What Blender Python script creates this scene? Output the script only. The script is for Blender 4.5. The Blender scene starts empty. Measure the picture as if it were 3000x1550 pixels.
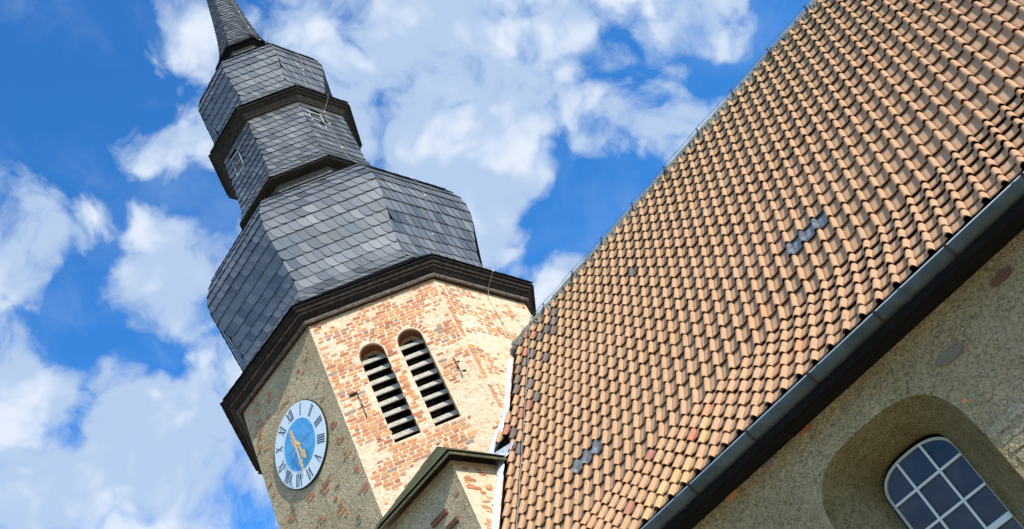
import bpy, math, random
import numpy as np
from mathutils import Vector, Matrix, noise
from mathutils.geometry import tessellate_polygon
random.seed(7)
rnd = random.random
def ru(a, b): return a + (b - a) * random.random()
D = bpy.data
scn = bpy.context.scene
COL = scn.collection

# ---------------------------------------------------------------- camera, sky, sun, exposure
CAM_POS = Vector((14.34021, -16.62994, 1.6))
RX = Vector((0.585977, 0.710909, -0.388896))      # camera right
RY = Vector((-0.695034, 0.194203, -0.692252))     # camera down
RZ = Vector((-0.416603, 0.675939, 0.607904))      # camera forward
FPX, PCX, PCY = 3080.014, 1458.36, 843.15
cam = D.objects.new('camera', D.cameras.new('camera'))
COL.objects.link(cam)
M = Matrix.Identity(4)
for i in range(3):
    M[i][0] = RX[i]; M[i][1] = -RY[i]; M[i][2] = -RZ[i]; M[i][3] = CAM_POS[i]
cam.matrix_world = M
cam.data.sensor_fit = 'HORIZONTAL'; cam.data.sensor_width = 36.0
cam.data.lens = 36.0 * FPX / 3000.0
cam.data.shift_x = (1500 - PCX) / 3000.0
cam.data.shift_y = (PCY - 775) / 3000.0
cam.data.clip_start = 0.1; cam.data.clip_end = 6000
scn.camera = cam
def project(p):
    d = Vector(p) - CAM_POS
    z = d.dot(RZ)
    if z < 0.1: return (-1e6, -1e6)
    return (PCX + FPX * d.dot(RX) / z, PCY + FPX * d.dot(RY) / z)
def in_frame(p, m=0):
    u, v = project(p)
    return -m < u < 3000 + m and -m < v < 1550 + m

SUN_DIR = Vector((5.5, -1.15, 3.4)).normalized()
SUN_EL = math.asin(SUN_DIR.z); SUN_ROT = math.atan2(SUN_DIR.x, SUN_DIR.y)
sun = D.objects.new('sun', D.lights.new('sun', 'SUN')); COL.objects.link(sun)
sun.data.energy = 4.9; sun.data.angle = math.radians(0.5); sun.data.color = (1.0, 0.93, 0.82)
sun.location = (30, -20, 40)
sun.rotation_euler = SUN_DIR.to_track_quat('Z', 'Y').to_euler()

scn.view_settings.view_transform = 'Standard'
scn.view_settings.look = 'None'
scn.view_settings.exposure = 0.14
scn.view_settings.gamma = 1.0
scn.view_settings.use_curve_mapping = False
scn.cycles.max_bounces = 5; scn.cycles.diffuse_bounces = 3; scn.cycles.glossy_bounces = 3
scn.cycles.transmission_bounces = 4

class NT:
    """small helper round a node tree"""
    def __init__(s, tree): s.t = tree; s.L = tree.links
    def n(s, typ, **kw):
        nd = s.t.nodes.new(typ)
        for k, v in kw.items():
            if k.startswith('i_'):
                key = k[2:]
                key = int(key) if key.isdigit() else key.replace('_', ' ')
                if hasattr(v, 'links') or hasattr(v, 'is_linked'): s.L.new(v, nd.inputs[key])
                else: nd.inputs[key].default_value = v
            else: setattr(nd, k, v)
        return nd
    def math(s, op, a, b=None, c=None, clamp=False):
        nd = s.t.nodes.new('ShaderNodeMath'); nd.operation = op; nd.use_clamp = clamp
        for i, v in enumerate((a, b, c)):
            if v is None: continue
            if hasattr(v, 'is_linked'): s.L.new(v, nd.inputs[i])
            else: nd.inputs[i].default_value = v
        return nd.outputs[0]
    def mix(s, f, a, b, mode='MIX'):
        nd = s.t.nodes.new('ShaderNodeMix'); nd.data_type = 'RGBA'; nd.blend_type = mode
        for k, v in ((0, f), (6, a), (7, b)):
            if hasattr(v, 'is_linked'): s.L.new(v, nd.inputs[k])
            else: nd.inputs[k].default_value = (*v, 1) if isinstance(v, tuple) and len(v) == 3 else v
        return nd.outputs[2]
    def noise(s, vec, scale, detail=3, rough=0.5, dist=0.0, out=0, typ=None):
        nd = s.t.nodes.new('ShaderNodeTexNoise')
        nd.inputs['Scale'].default_value = scale; nd.inputs['Detail'].default_value = detail
        nd.inputs['Roughness'].default_value = rough; nd.inputs['Distortion'].default_value = dist
        if vec is not None: s.L.new(vec, nd.inputs['Vector'])
        return nd.outputs[out]
    def ramp(s, f, lo, hi, a=0.0, b=1.0, smooth=True):
        nd = s.t.nodes.new('ShaderNodeMapRange'); nd.interpolation_type = 'SMOOTHSTEP' if smooth else 'LINEAR'
        s.L.new(f, nd.inputs[0])
        for k, v in ((1, lo), (2, hi), (3, a), (4, b)): nd.inputs[k].default_value = v
        return nd.outputs[0]

# clouds: centre direction, angular radius, weight (cloud +, clear sky -)
#BLOBS_BEGIN
BLOBS = [(-0.465,0.287,0.838,0.091,-1.00), (-0.521,0.295,0.801,0.057,-0.70), (-0.485,0.353,0.800,0.049,-0.80), (-0.537,0.352,0.767,0.042,-0.70), (-0.554,0.385,0.738,0.034,-0.60), (-0.491,0.442,0.750,0.030,-0.50), (-0.517,0.464,0.720,0.026,-0.35), (-0.420,0.407,0.811,0.030,-0.60), (-0.434,0.303,0.848,0.045,-0.50), (-0.591,0.372,0.715,0.023,-0.90), (-0.616,0.379,0.691,0.036,-0.90), (-0.622,0.414,0.665,0.026,-0.70), (-0.613,0.442,0.655,0.026,-0.75), (-0.694,0.369,0.618,0.019,-0.80), (-0.694,0.389,0.606,0.015,-0.50), (-0.485,0.290,0.825,0.076,-0.40), (-0.513,0.383,0.768,0.026,-0.40), (-0.481,0.463,0.744,0.019,-0.60), (-0.372,0.415,0.831,0.023,0.10), (-0.474,0.405,0.782,0.042,0.90), (-0.405,0.381,0.831,0.042,0.50), (-0.563,0.327,0.759,0.045,0.70), (-0.600,0.318,0.734,0.038,0.60), (-0.569,0.403,0.717,0.042,0.80), (-0.588,0.422,0.690,0.038,0.70), (-0.658,0.344,0.670,0.049,0.70), (-0.667,0.431,0.608,0.068,0.60), (-0.647,0.484,0.589,0.057,0.60), (-0.708,0.424,0.564,0.076,0.50), (-0.731,0.353,0.584,0.045,0.50), (-0.512,0.355,0.783,0.019,0.20), (-0.551,0.294,0.781,0.023,0.40), (-0.438,0.439,0.785,0.023,0.50), (-0.305,0.547,0.780,0.113,0.50), (-0.374,0.556,0.742,0.076,0.40), (-0.365,0.625,0.690,0.068,0.40), (-0.373,0.662,0.650,0.057,0.40), (-0.254,0.703,0.664,0.042,0.40), (-0.277,0.644,0.713,0.038,0.30), (-0.185,0.722,0.666,0.038,0.30), (-0.117,0.753,0.648,0.030,0.25), (-0.191,0.754,0.629,0.023,0.35), (-0.230,0.655,0.720,0.017,-0.80), (-0.175,0.690,0.703,0.013,-0.60), (-0.274,0.648,0.711,0.013,-0.30), (-0.243,0.688,0.684,0.014,-0.50), (-0.318,0.650,0.690,0.017,-0.60), (-0.247,0.703,0.667,0.014,-0.50), (-0.201,0.726,0.657,0.021,-0.80), (-0.283,0.681,0.675,0.015,-0.50), (-0.350,0.678,0.647,0.011,-0.60), (-0.148,0.747,0.649,0.023,-0.80), (-0.110,0.736,0.668,0.015,-0.70), (-0.081,0.772,0.630,0.034,-1.00), (-0.116,0.770,0.627,0.034,-0.80), (-0.164,0.745,0.647,0.021,-0.60), (-0.088,0.753,0.652,0.015,0.60), (-0.117,0.753,0.648,0.015,0.40), (-0.261,0.737,0.623,0.030,-0.90), (-0.331,0.704,0.628,0.042,-1.10), (-0.296,0.717,0.631,0.026,-0.80), (-0.306,0.737,0.603,0.034,-0.80), (-0.364,0.697,0.618,0.026,-0.90), (-0.219,0.750,0.625,0.026,0.90), (-0.231,0.726,0.647,0.023,0.40), (-0.241,0.743,0.624,0.019,0.50), (-0.374,0.712,0.594,0.023,0.70), (-0.325,0.729,0.603,0.015,0.35), (-0.163,0.766,0.622,0.026,0.50), (-0.396,0.659,0.639,0.023,0.30), (-0.435,0.357,0.827,0.042,-0.30), (-0.347,0.528,0.775,0.151,0.20), (-0.238,0.645,0.726,0.095,0.15), (-0.379,0.629,0.679,0.057,0.40), (-0.408,0.382,0.829,0.034,0.40), (-0.653,0.472,0.593,0.068,0.30), (-0.474,0.343,0.811,0.019,0.35), (-0.496,0.367,0.787,0.023,0.30), (-0.503,0.315,0.805,0.017,0.30), (-0.521,0.385,0.762,0.019,0.35), (-0.440,0.390,0.809,0.023,-0.80), (-0.677,0.359,0.643,0.030,0.40), (-0.706,0.391,0.590,0.030,0.40), (-0.627,0.452,0.634,0.026,0.50), (-0.267,0.568,0.779,0.045,0.30), (-0.423,0.326,0.846,0.038,-0.40), (-0.511,0.406,0.758,0.023,-0.50), (-0.498,0.458,0.736,0.026,-0.50), (-0.522,0.437,0.732,0.023,-0.30), (-0.572,0.383,0.725,0.023,-0.40), (-0.519,0.281,0.807,0.045,-0.50), (-0.696,0.344,0.630,0.019,-0.40), (-0.335,0.472,0.815,0.060,0.30), (-0.367,0.510,0.778,0.045,0.20), (-0.325,0.673,0.664,0.026,0.40)]
#BLOBS_END
world = D.worlds.new('World'); scn.world = world; world.use_nodes = True
wt = NT(world.node_tree); world.node_tree.nodes.clear()
out = wt.n('ShaderNodeOutputWorld'); bg = wt.n('ShaderNodeBackground'); bg.inputs[1].default_value = 0.1
wt.L.new(bg.outputs[0], out.inputs[0])
sky = wt.n('ShaderNodeTexSky', sky_type='NISHITA'); sky.sun_disc = False
sky.sun_elevation = SUN_EL; sky.sun_rotation = SUN_ROT; sky.air_density = 1.0; sky.dust_density = 0.7; sky.ozone_density = 1.6
skyc = wt.mix(1.0, sky.outputs[0], (0.50, 1.66, 2.75), 'MULTIPLY')
tc = wt.n('ShaderNodeTexCoord').outputs['Generated']
nrm = wt.n('ShaderNodeVectorMath', operation='NORMALIZE'); wt.L.new(tc, nrm.inputs[0]); dvec = nrm.outputs[0]
# push the blob outlines about with noise so that they billow
w1 = wt.n('ShaderNodeTexNoise'); w1.inputs['Scale'].default_value = 9.0; w1.inputs['Detail'].default_value = 4; wt.L.new(dvec, w1.inputs['Vector'])
sb = wt.n('ShaderNodeVectorMath', operation='SUBTRACT'); wt.L.new(w1.outputs['Color'], sb.inputs[0]); sb.inputs[1].default_value = (.5, .5, .5)
sc_ = wt.n('ShaderNodeVectorMath', operation='SCALE'); wt.L.new(sb.outputs[0], sc_.inputs[0]); sc_.inputs['Scale'].default_value = 0.10
ad = wt.n('ShaderNodeVectorMath', operation='ADD'); wt.L.new(dvec, ad.inputs[0]); wt.L.new(sc_.outputs[0], ad.inputs[1])
wv = ad.outputs[0]
acc = None
for (bx, by, bz, rad, wgt) in BLOBS:
    ds = wt.n('ShaderNodeVectorMath', operation='DISTANCE'); wt.L.new(wv, ds.inputs[0]); ds.inputs[1].default_value = (bx, by, bz)
    g = wt.ramp(ds.outputs['Value'], 0.0, rad * 1.75, wgt * .72, 0.0)
    acc = g if acc is None else wt.math('ADD', acc, g)
big = wt.noise(dvec, 4.0, 3, .55)
fine = wt.noise(wv, 12.0, 8, .60, .1)
tiny = wt.noise(wv, 45.0, 6, .62, .1)
vo = wt.n('ShaderNodeTexVoronoi'); vo.feature = 'F1'; vo.inputs['Scale'].default_value = 13.0; vo.inputs['Detail'].default_value = 2; vo.inputs['Roughness'].default_value = .55
wt.L.new(wv, vo.inputs['Vector'])
puff = wt.math('SUBTRACT', .42, vo.outputs['Distance'])
f = wt.math('ADD', wt.math('MULTIPLY', wt.math('SUBTRACT', fine, .5), 2.2), wt.math('MULTIPLY', wt.math('SUBTRACT', big, .5), .6))
f = wt.math('ADD', f, wt.math('MULTIPLY', puff, 1.15))
f = wt.math('ADD', f, wt.math('MULTIPLY', wt.math('SUBTRACT', tiny, .5), 1.1))
f = wt.math('ADD', f, 1.10)
if acc is not None: f = wt.math('ADD', f, acc)
dens = wt.ramp(f, 0.16, 1.08, 0.0, 1.0)
dens = wt.math('POWER', dens, 0.80)
veil = wt.math('MULTIPLY', wt.ramp(wt.noise(wv, 8.0, 6, .62, .2), .42, .76), .24)      # thin high haze between the clouds
dens = wt.math('MULTIPLY', wt.math('MAXIMUM', dens, veil), 0.95)
shade = wt.ramp(wt.math('ADD', wt.noise(wv, 9.0, 8, .58), wt.math('MULTIPLY', puff, .55)), .20, .56)
cloudc = wt.mix(shade, (4.5, 5.8, 7.9), (7.5, 8.2, 9.2))
wt.L.new(wt.mix(dens, skyc, cloudc), bg.inputs[0])

# ---------------------------------------------------------------- materials
def mat(name, base=(.5, .5, .5), rough=.8, spec=.3, metal=0.0):
    m = D.materials.new(name); m.use_nodes = True
    b = m.node_tree.nodes['Principled BSDF']
    b.inputs['Base Color'].default_value = (*base, 1); b.inputs['Roughness'].default_value = rough
    b.inputs['Specular IOR Level'].default_value = spec; b.inputs['Metallic'].default_value = metal
    return m, NT(m.node_tree), b
def obco(t): return t.n('ShaderNodeTexCoord').outputs['Object']
def pos(t): return t.n('ShaderNodeNewGeometry').outputs['Position']
def island(t):
    a = t.n('ShaderNodeNewGeometry').outputs['Random Per Island']; b = t.n('ShaderNodeObjectInfo').outputs['Random']
    return t.math('FRACT', t.math('ADD', a, t.math('MULTIPLY', b, 7.31)))
def bump(t, b, h, strength, dist):
    nd = t.n('ShaderNodeBump'); nd.inputs['Strength'].default_value = strength; nd.inputs['Distance'].default_value = dist
    t.L.new(h, nd.inputs['Height']); t.L.new(nd.outputs[0], b.inputs['Normal'])

def stucco(name, c_lo, c_hi, crev, sc, bstr, dist, crev_amt=.5, stain=(.25, .22, .15), stain_amt=.3, fleck=None, rain=0):
    m, t, b = mat(name, rough=.95, spec=.1)
    p = pos(t)
    v = t.n('ShaderNodeTexVoronoi'); v.feature = 'SMOOTH_F1'; v.inputs['Scale'].default_value = sc
    warp = t.n('ShaderNodeVectorMath', operation='ADD')
    wn = t.n('ShaderNodeTexNoise'); wn.inputs['Scale'].default_value = sc * .8; wn.inputs['Detail'].default_value = 3; t.L.new(p, wn.inputs['Vector'])
    ws = t.n('ShaderNodeVectorMath', operation='SCALE'); ws.inputs['Scale'].default_value = 1.6 / sc; t.L.new(wn.outputs['Color'], ws.inputs[0])
    t.L.new(p, warp.inputs[0]); t.L.new(ws.outputs[0], warp.inputs[1]); t.L.new(warp.outputs[0], v.inputs['Vector'])
    worm = t.noise(warp.outputs[0], sc * 1.3, 2, .5, 1.2)
    fine_ = t.noise(p, sc * 3.3, 4, .6)
    h = t.math('ADD', t.math('MULTIPLY', worm, 1.2), t.math('ADD', t.math('MULTIPLY', v.outputs['Distance'], -.5), t.math('ADD', t.math('MULTIPLY', fine_, .35), t.math('MULTIPLY', t.noise(p, sc * .22, 4, .55, 1.2), 2.0))))
    big_ = t.noise(p, .9, 5, .6)
    c = t.mix(t.ramp(big_, .35, .68), c_lo, c_hi)
    c = t.mix(t.math('MULTIPLY', t.ramp(worm, .5, .36), crev_amt), c, crev)  # crevices darkened in colour: shading of the relief, along with dirt
    st = t.math('MULTIPLY', t.ramp(t.noise(p, 2.3, 6, .65), .54, .75), stain_amt)
    c = t.mix(st, c, stain)
    if rain:
        mp = t.n('ShaderNodeMapping'); mp.inputs['Scale'].default_value = (3.2, 3.2, .35); t.L.new(p, mp.inputs['Vector'])
        c = t.mix(t.math('MULTIPLY', t.ramp(t.noise(mp.outputs[0], 1.0, 6, .6), .5, .72), rain), c, stain)
        c = t.mix(t.math('MULTIPLY', t.ramp(t.noise(p, 1.7, 7, .7), .56, .6), .22), c, c_hi)
    if fleck:
        mp = t.n('ShaderNodeMapping'); mp.inputs['Scale'].default_value = (6.5, 6.5, 17); t.L.new(p, mp.inputs['Vector'])
        fl = t.noise(mp.outputs[0], 1.0, 4, .65, .6)
        c = t.mix(t.math('MULTIPLY', t.ramp(fl, .56, .635), .66), c, fleck)
    t.L.new(c, b.inputs['Base Color'])
    bump(t, b, h, bstr, dist)
    return m
M_STUCCO = stucco('lime_plaster', (.72, .555, .37), (.80, .635, .44), (.48, .32, .17), 17, .8, .025, .65, (.66, .42, .25), .35, fleck=(.62, .27, .13))
M_ROUGH = stucco('roughcast_render', (.70, .54, .32), (.88, .70, .44), (.16, .115, .05), 24, 1.0, .06, .75, (.36, .30, .17), .35, rain=.35)
M_NAVE = stucco('weathered_render', (.70, .52, .28), (.90, .70, .40), (.13, .085, .03), 24, 1.0, .09, .62, (.46, .355, .19), .35, rain=.3)
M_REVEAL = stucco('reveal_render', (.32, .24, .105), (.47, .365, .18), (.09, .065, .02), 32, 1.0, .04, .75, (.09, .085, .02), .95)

def brick_mat():
    m, t, b = mat('brick', rough=.9, spec=.15)
    r = island(t); cr = t.n('ShaderNodeValToRGB'); t.L.new(r, cr.inputs[0])
    e = cr.color_ramp.elements
    e[0].position = 0; e[0].color = (.46, .17, .085, 1); e[1].position = 1; e[1].color = (.60, .31, .15, 1)
    for p_, c_ in ((.14, (.36, .12, .07, 1)), (.3, (.55, .22, .10, 1)), (.45, (.62, .27, .10, 1)), (.6, (.48, .17, .10, 1)), (.75, (.64, .33, .13, 1)), (.88, (.50, .21, .12, 1)), (.94, (.24, .20, .19, 1))):
        x = e.new(p_); x.color = c_
    n_ = t.noise(pos(t), 22, 4, .6)
    c = t.mix(t.math('MULTIPLY', t.ramp(n_, .50, .74), .42), cr.outputs[0], (.66, .50, .32))
    t.L.new(c, b.inputs['Base Color']); bump(t, b, n_, .5, .01)
    return m
M_BRICK = brick_mat()
M_BRICKDARK, t, b = mat('dark_red_brick', (.20, .07, .04), .95, .1)  # darker red brick for the arch soffits
def slate_mat():
    m, t, b = mat('slate', rough=.44, spec=.8); b.inputs['IOR'].default_value = 1.62
    r = island(t)
    c = t.mix(r, (.050, .051, .053), (.138, .138, .136))
    c = t.mix(t.math('MULTIPLY', t.ramp(t.math('FRACT', t.math('MULTIPLY', r, 13.7)), .75, 1.0), .5), c, (.22, .22, .21))
    n_ = t.noise(pos(t), 9, 5, .65)
    c = t.mix(t.math('MULTIPLY', t.ramp(n_, .5, .75), .22), c, (.20, .215, .215))
    t.L.new(c, b.inputs['Base Color'])
    t.L.new(t.math('ADD', t.math('MULTIPLY', t.math('FRACT', t.math('MULTIPLY', r, 5.3)), .16), .36), b.inputs['Roughness'])
    bump(t, b, t.noise(pos(t), 30, 4, .6), .25, .006)
    return m
M_SLATE = slate_mat()
M_SLATEEDGE, _, _ = mat('slate_underlay_dark_edge', (.018, .02, .024), .9, .1)  # underlay, and slate edges darkened for the shadow lines between slates
def tile_mat(name, cols, lich=.35):
    m, t, b = mat(name, rough=.78, spec=.25)
    r = island(t); cr = t.n('ShaderNodeValToRGB'); t.L.new(r, cr.inputs[0]); e = cr.color_ramp.elements
    e[0].position = 0; e[0].color = (*cols[0], 1); e[1].position = 1; e[1].color = (*cols[-1], 1)
    for k, c_ in enumerate(cols[1:-1]): x = e.new((k + 1) / (len(cols) - 1)); x.color = (*c_, 1)
    p = pos(t)
    n_ = t.noise(p, 14, 5, .65); g = t.noise(p, 1.3, 4, .6)
    c = t.mix(t.math('MULTIPLY', t.ramp(n_, .45, .8), .45), cr.outputs[0], (.33, .24, .13))
    lf = t.math('MULTIPLY', t.math('MULTIPLY', t.ramp(g, .42, .66), t.ramp(t.noise(p, 7, 5, .7), .48, .62)), lich)
    c = t.mix(lf, c, (.20, .19, .09))
    c = t.mix(t.math('MULTIPLY', t.ramp(t.noise(p, 45, 3, .6), .63, .72), .5), c, (.12, .10, .06))
    sx = t.n('ShaderNodeSeparateXYZ'); t.L.new(p, sx.inputs[0])
    up_ = t.math('MULTIPLY', t.ramp(sx.outputs[2], 11.0, 14.8), t.ramp(t.noise(p, 5.5, 5, .7), .44, .6))
    c = t.mix(t.math('MULTIPLY', up_, lich * 1.25), c, (.20, .175, .075))
    t.L.new(c, b.inputs['Base Color']); bump(t, b, n_, .3, .008)
    return m
M_TILE = tile_mat('clay_tile', [(.53, .297, .158), (.515, .288, .152), (.545, .305, .160), (.51, .292, .158), (.535, .292, .152), (.485, .278, .150), (.53, .312, .168)], .38)
M_TILEDARK = tile_mat('sooty_clay_tile', [(.16, .12, .11), (.22, .16, .13), (.12, .10, .10), (.30, .15, .10)], .3)
M_TILERED = tile_mat('red_clay_tile', [(.44, .17, .10), (.50, .20, .11), (.36, .15, .10)], .2)
M_TILEORANGE = tile_mat('new_orange_tile', [(.56, .25, .12), (.60, .31, .15), (.55, .24, .12)], .05)
M_TILEYELLOW = tile_mat('yellow_clay_tile', [(.60, .345, .15), (.56, .33, .155), (.61, .36, .165)], .05)
M_GLASSTILE, t, b = mat('glass_tile', (.30, .32, .34), .18, .9)
t.L.new(t.mix(t.ramp(t.noise(pos(t), 9, 2), .4, .65), (.11, .115, .12), (.24, .245, .25)), b.inputs['Base Color'])
M_MORTAR = stucco('ridge_mortar', (.30, .28, .22), (.44, .42, .36), (.10, .10, .07), 22, 1.0, .03, .6, (.25, .20, .05), .6)
M_FLASH, t, b = mat('whitish_mortar_fillet', (.72, .74, .78), .6, .3); bump(t, b, t.noise(pos(t), 13, 4), .8, .03)
M_MOSS = stucco('mossy_shingle', (.10, .095, .06), (.17, .16, .08), (.04, .04, .02), 25, .8, .02, .6, (.16, .19, .03), .9)
def wood_mat(name, a, c2, rough=.85, stretch=(3, 3, 3)):
    m, t, b = mat(name, rough=rough, spec=.2); p = pos(t)
    n1 = t.noise(p, 11, 6, .7, .2); n2 = t.noise(p, 40, 3, .6)
    c = t.mix(t.ramp(n1, .35, .65), a, c2); c = t.mix(t.math('MULTIPLY', t.ramp(n2, .5, .8), .4), c, tuple(x * .4 for x in a))
    t.L.new(c, b.inputs['Base Color']); bump(t, b, n2, .4, .006); return m
M_CORNICE = wood_mat('weathered_dark_wood', (.014, .011, .009), (.040, .030, .024))
M_MOULD = wood_mat('sunlit_moulding', (.07, .052, .042), (.17, .135, .11))  # lighter wood: sun on the cornice bevels put into the colour
M_TRIM2 = wood_mat('grey_brown_wood', (.022, .019, .015), (.046, .039, .030))
M_LOUVRE = wood_mat('silvered_wood', (.33, .295, .245), (.50, .455, .385))
M_SOFFIT = wood_mat('shade_black_wood', (.004, .0035, .003), (.010, .008, .0065))  # blacker than bare boards: deep shade put into the wood colour
M_NECK = wood_mat('neck_boards', (.085, .078, .064), (.15, .14, .12))
M_DARK, _, _ = mat('dark_interior', (.006, .005, .004), 1.0, 0.0)
M_ZINC, t, b = mat('zinc_gutter', (.085, .105, .115), .42, .5, .35)
t.L.new(t.mix(t.ramp(t.noise(pos(t), 2.2, 5, .65), .35, .7), (.038, .053, .055), (.085, .108, .108)), b.inputs['Base Color'])
M_RIM, _, _ = mat('sunlit_zinc_bead', (.62, .64, .66), .35, .5, .3)  # paler than the gutter zinc: sunlight along the bead put into its colour
M_CLIP, _, _ = mat('gutter_clip', (.045, .028, .022), .6, .4, .3)
M_IRON, _, _ = mat('rusty_iron', (.05, .025, .018), .8, .3)
M_BLACKIRON, _, _ = mat('black_iron', (.016, .014, .014), .6, .4)
M_WIRE, _, _ = mat('galvanised_wire', (.24, .225, .18), .5, .5, .2)
M_CLAMP, _, _ = mat('wire_clamp', (.60, .58, .5), .5, .5)
M_WHITE, _, _ = mat('white_paint', (.74, .78, .74), .45, .5)
M_FRAME, _, _ = mat('window_frame_paint', (.50, .56, .50), .5, .4)
M_GLASS, t, b = mat('window_glass', (.022, .019, .021), .08, .45)
b.inputs['Coat Weight'].default_value = 0.15; b.inputs['Coat Roughness'].default_value = .03
bump(t, b, t.noise(pos(t), 3.0, 3), .25, .02)
M_BLUE, t, b = mat('clock_blue', (.075, .30, .62), .3, .5)
t.L.new(t.mix(t.ramp(t.noise(pos(t), 2.6, 3, .5, 1.5), .42, .6), (.08, .34, .64), (.12, .43, .74)), b.inputs['Base Color'])  # faint swirl of lighter blue: a reflection put into the colour
M_CLOCKWHITE, _, _ = mat('clock_white', (.78, .84, .86), .35, .5)
t = NT(M_GLASS.node_tree); gb = M_GLASS.node_tree.nodes['Principled BSDF']
gn = t.ramp(t.noise(pos(t), 1.7, 5, .6, .6), .38, .64)  # uneven tone in the base colour, standing for reflections in the panes
gc = t.mix(gn, (.030, .027, .028), (.070, .058, .056))
t.L.new(t.mix(t.math('MULTIPLY', island(t), .5), gc, (.045, .046, .050)), gb.inputs['Base Color'])
M_NUM, _, _ = mat('clock_numeral', (.03, .045, .06), .5, .4)
M_GOLD, _, _ = mat('gilt', (.80, .52, .22), .5, .5, .15)
M_GROUND, t, b = mat('pale_bounce_ground', (.06, .09, .03), .95, .1)  # unseen ground, made pale to bounce sunlight onto the shaded walls
t.L.new(t.mix(t.noise(pos(t), .6, 6), (.36, .31, .21), (.50, .43, .31)), b.inputs['Base Color'])
M_STONE = stucco('field_stone', (.22, .18, .12), (.30, .25, .17), (.08, .07, .04), 30, .5, .01)
M_STONEBROWN, _, _ = mat('brown_stone', (.16, .075, .045), .9, .1)
M_STONEPALE = stucco('pale_stone', (.58, .46, .28), (.76, .61, .38), (.20, .15, .07), 20, 1.0, .05)

# ---------------------------------------------------------------- object helpers
def tag(o, **kw):
    for k, v in kw.items(): o[k] = v
    return o
def link(name, me, parent=None, loc=None):
    o = D.objects.new(name, me); COL.objects.link(o)
    if loc is not None: o.location = loc
    if parent is not None: o.parent = parent
    return o
class MB:
    def __init__(s): s.v = []; s.f = []; s.m = []
    def add(s, vs, fs, mi=0):
        o = len(s.v); s.v.extend([tuple(x) for x in vs])
        for f_ in fs: s.f.append(tuple(o + i for i in f_)); s.m.append(mi)
    def box(s, c, hx, hy, hz, ax=Vector((1, 0, 0)), ay=Vector((0, 1, 0)), az=Vector((0, 0, 1)), mi=0):
        c = Vector(c)
        vs = [c + ax * (hx * i) + ay * (hy * j) + az * (hz * k) for i in (-1, 1) for j in (-1, 1) for k in (-1, 1)]
        s.add(vs, [(0, 1, 3, 2), (4, 6, 7, 5), (0, 4, 5, 1), (2, 3, 7, 6), (0, 2, 6, 4), (1, 5, 7, 3)], mi)
    def tube(s, pts, r, n=6, mi=0):
        pts = [Vector(p) for p in pts]; rings = []
        for i, p in enumerate(pts):
            d = (pts[min(i + 1, len(pts) - 1)] - pts[max(i - 1, 0)]).normalized()
            a = d.orthogonal().normalized() if i == 0 else (rings[-1][1] - d * rings[-1][1].dot(d)).normalized()
            rings.append((p, a, d.cross(a)))
        vs = []; fs = []
        for p, a, b_ in rings:
            for k in range(n):
                t_ = 2 * math.pi * k / n; vs.append(p + a * (r * math.cos(t_)) + b_ * (r * math.sin(t_)))
        for i in range(len(rings) - 1):
            for k in range(n): fs.append((i * n + k, i * n + (k + 1) % n, (i + 1) * n + (k + 1) % n, (i + 1) * n + k))
        fs.append(tuple(range(n - 1, -1, -1))); fs.append(tuple((len(rings) - 1) * n + k for k in range(n)))
        s.add(vs, fs, mi)
    def prism(s, poly, nvec, th, mi=0):
        """poly: list of 3D points, extruded by th along nvec"""
        n = len(poly); nvec = Vector(nvec)
        vs = [Vector(p) for p in poly] + [Vector(p) + nvec * th for p in poly]
        fs = [tuple(range(n, 2 * n)), tuple(range(n - 1, -1, -1))] + [(i, (i + 1) % n, n + (i + 1) % n, n + i) for i in range(n)]
        s.add(vs, fs, mi)
    def build(s, name, mats, parent=None, smooth=False, origin=None):
        me = D.meshes.new(name)
        o_ = Vector(origin) if origin is not None else None
        me.from_pydata([tuple(Vector(v) - o_) for v in s.v] if o_ is not None else s.v, [], s.f)
        for m_ in (mats if isinstance(mats, (list, tuple)) else [mats]): me.materials.append(m_)
        if any(s.m): me.polygons.foreach_set('material_index', s.m)
        if smooth: me.polygons.foreach_set('use_smooth', [True] * len(me.polygons))
        me.update()
        return link(name, me, parent, origin)
def holed(outer, holes, to3):
    """triangles of a flat polygon with holes; 2D points mapped by to3"""
    loops = [[Vector((p[0], p[1], 0)) for p in l] for l in [outer] + holes]
    tris = tessellate_polygon(loops); flat = [p for l in loops for p in l]
    return [to3(p.x, p.y) for p in flat], tris

# ---------------------------------------------------------------- setting: ground
g = MB(); g.add([(-2500, -2500, 0), (2500, -2500, 0), (2500, 2500, 0), (-2500, 2500, 0)], [(0, 1, 2, 3)])
tag(g.build('ground', M_GROUND), kind='structure')

# ================================================================= TOWER
AP = 3.6213; RC = 1.5 / math.sin(math.pi / 8); ZW = 16.974; ZB = 11.0
tower = D.objects.new('church_tower', None); COL.objects.link(tower)
tag(tower, label='octagonal brick and plaster church tower with slate onion dome, lantern and spire', category='church tower')
def fdir(k):       # face number: 0 faces +x, counted anticlockwise in 45 degree steps
    a_ = math.radians(45 * k); return Vector((math.cos(a_), math.sin(a_), 0)), Vector((-math.sin(a_), math.cos(a_), 0))
def fp(k, u, z, h=0.0):
    n_, t_ = fdir(k); return n_ * (AP + h) + t_ * u + Vector((0, 0, z))
F4, F3, F2, F1 = 0, -1, -2, -3
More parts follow.
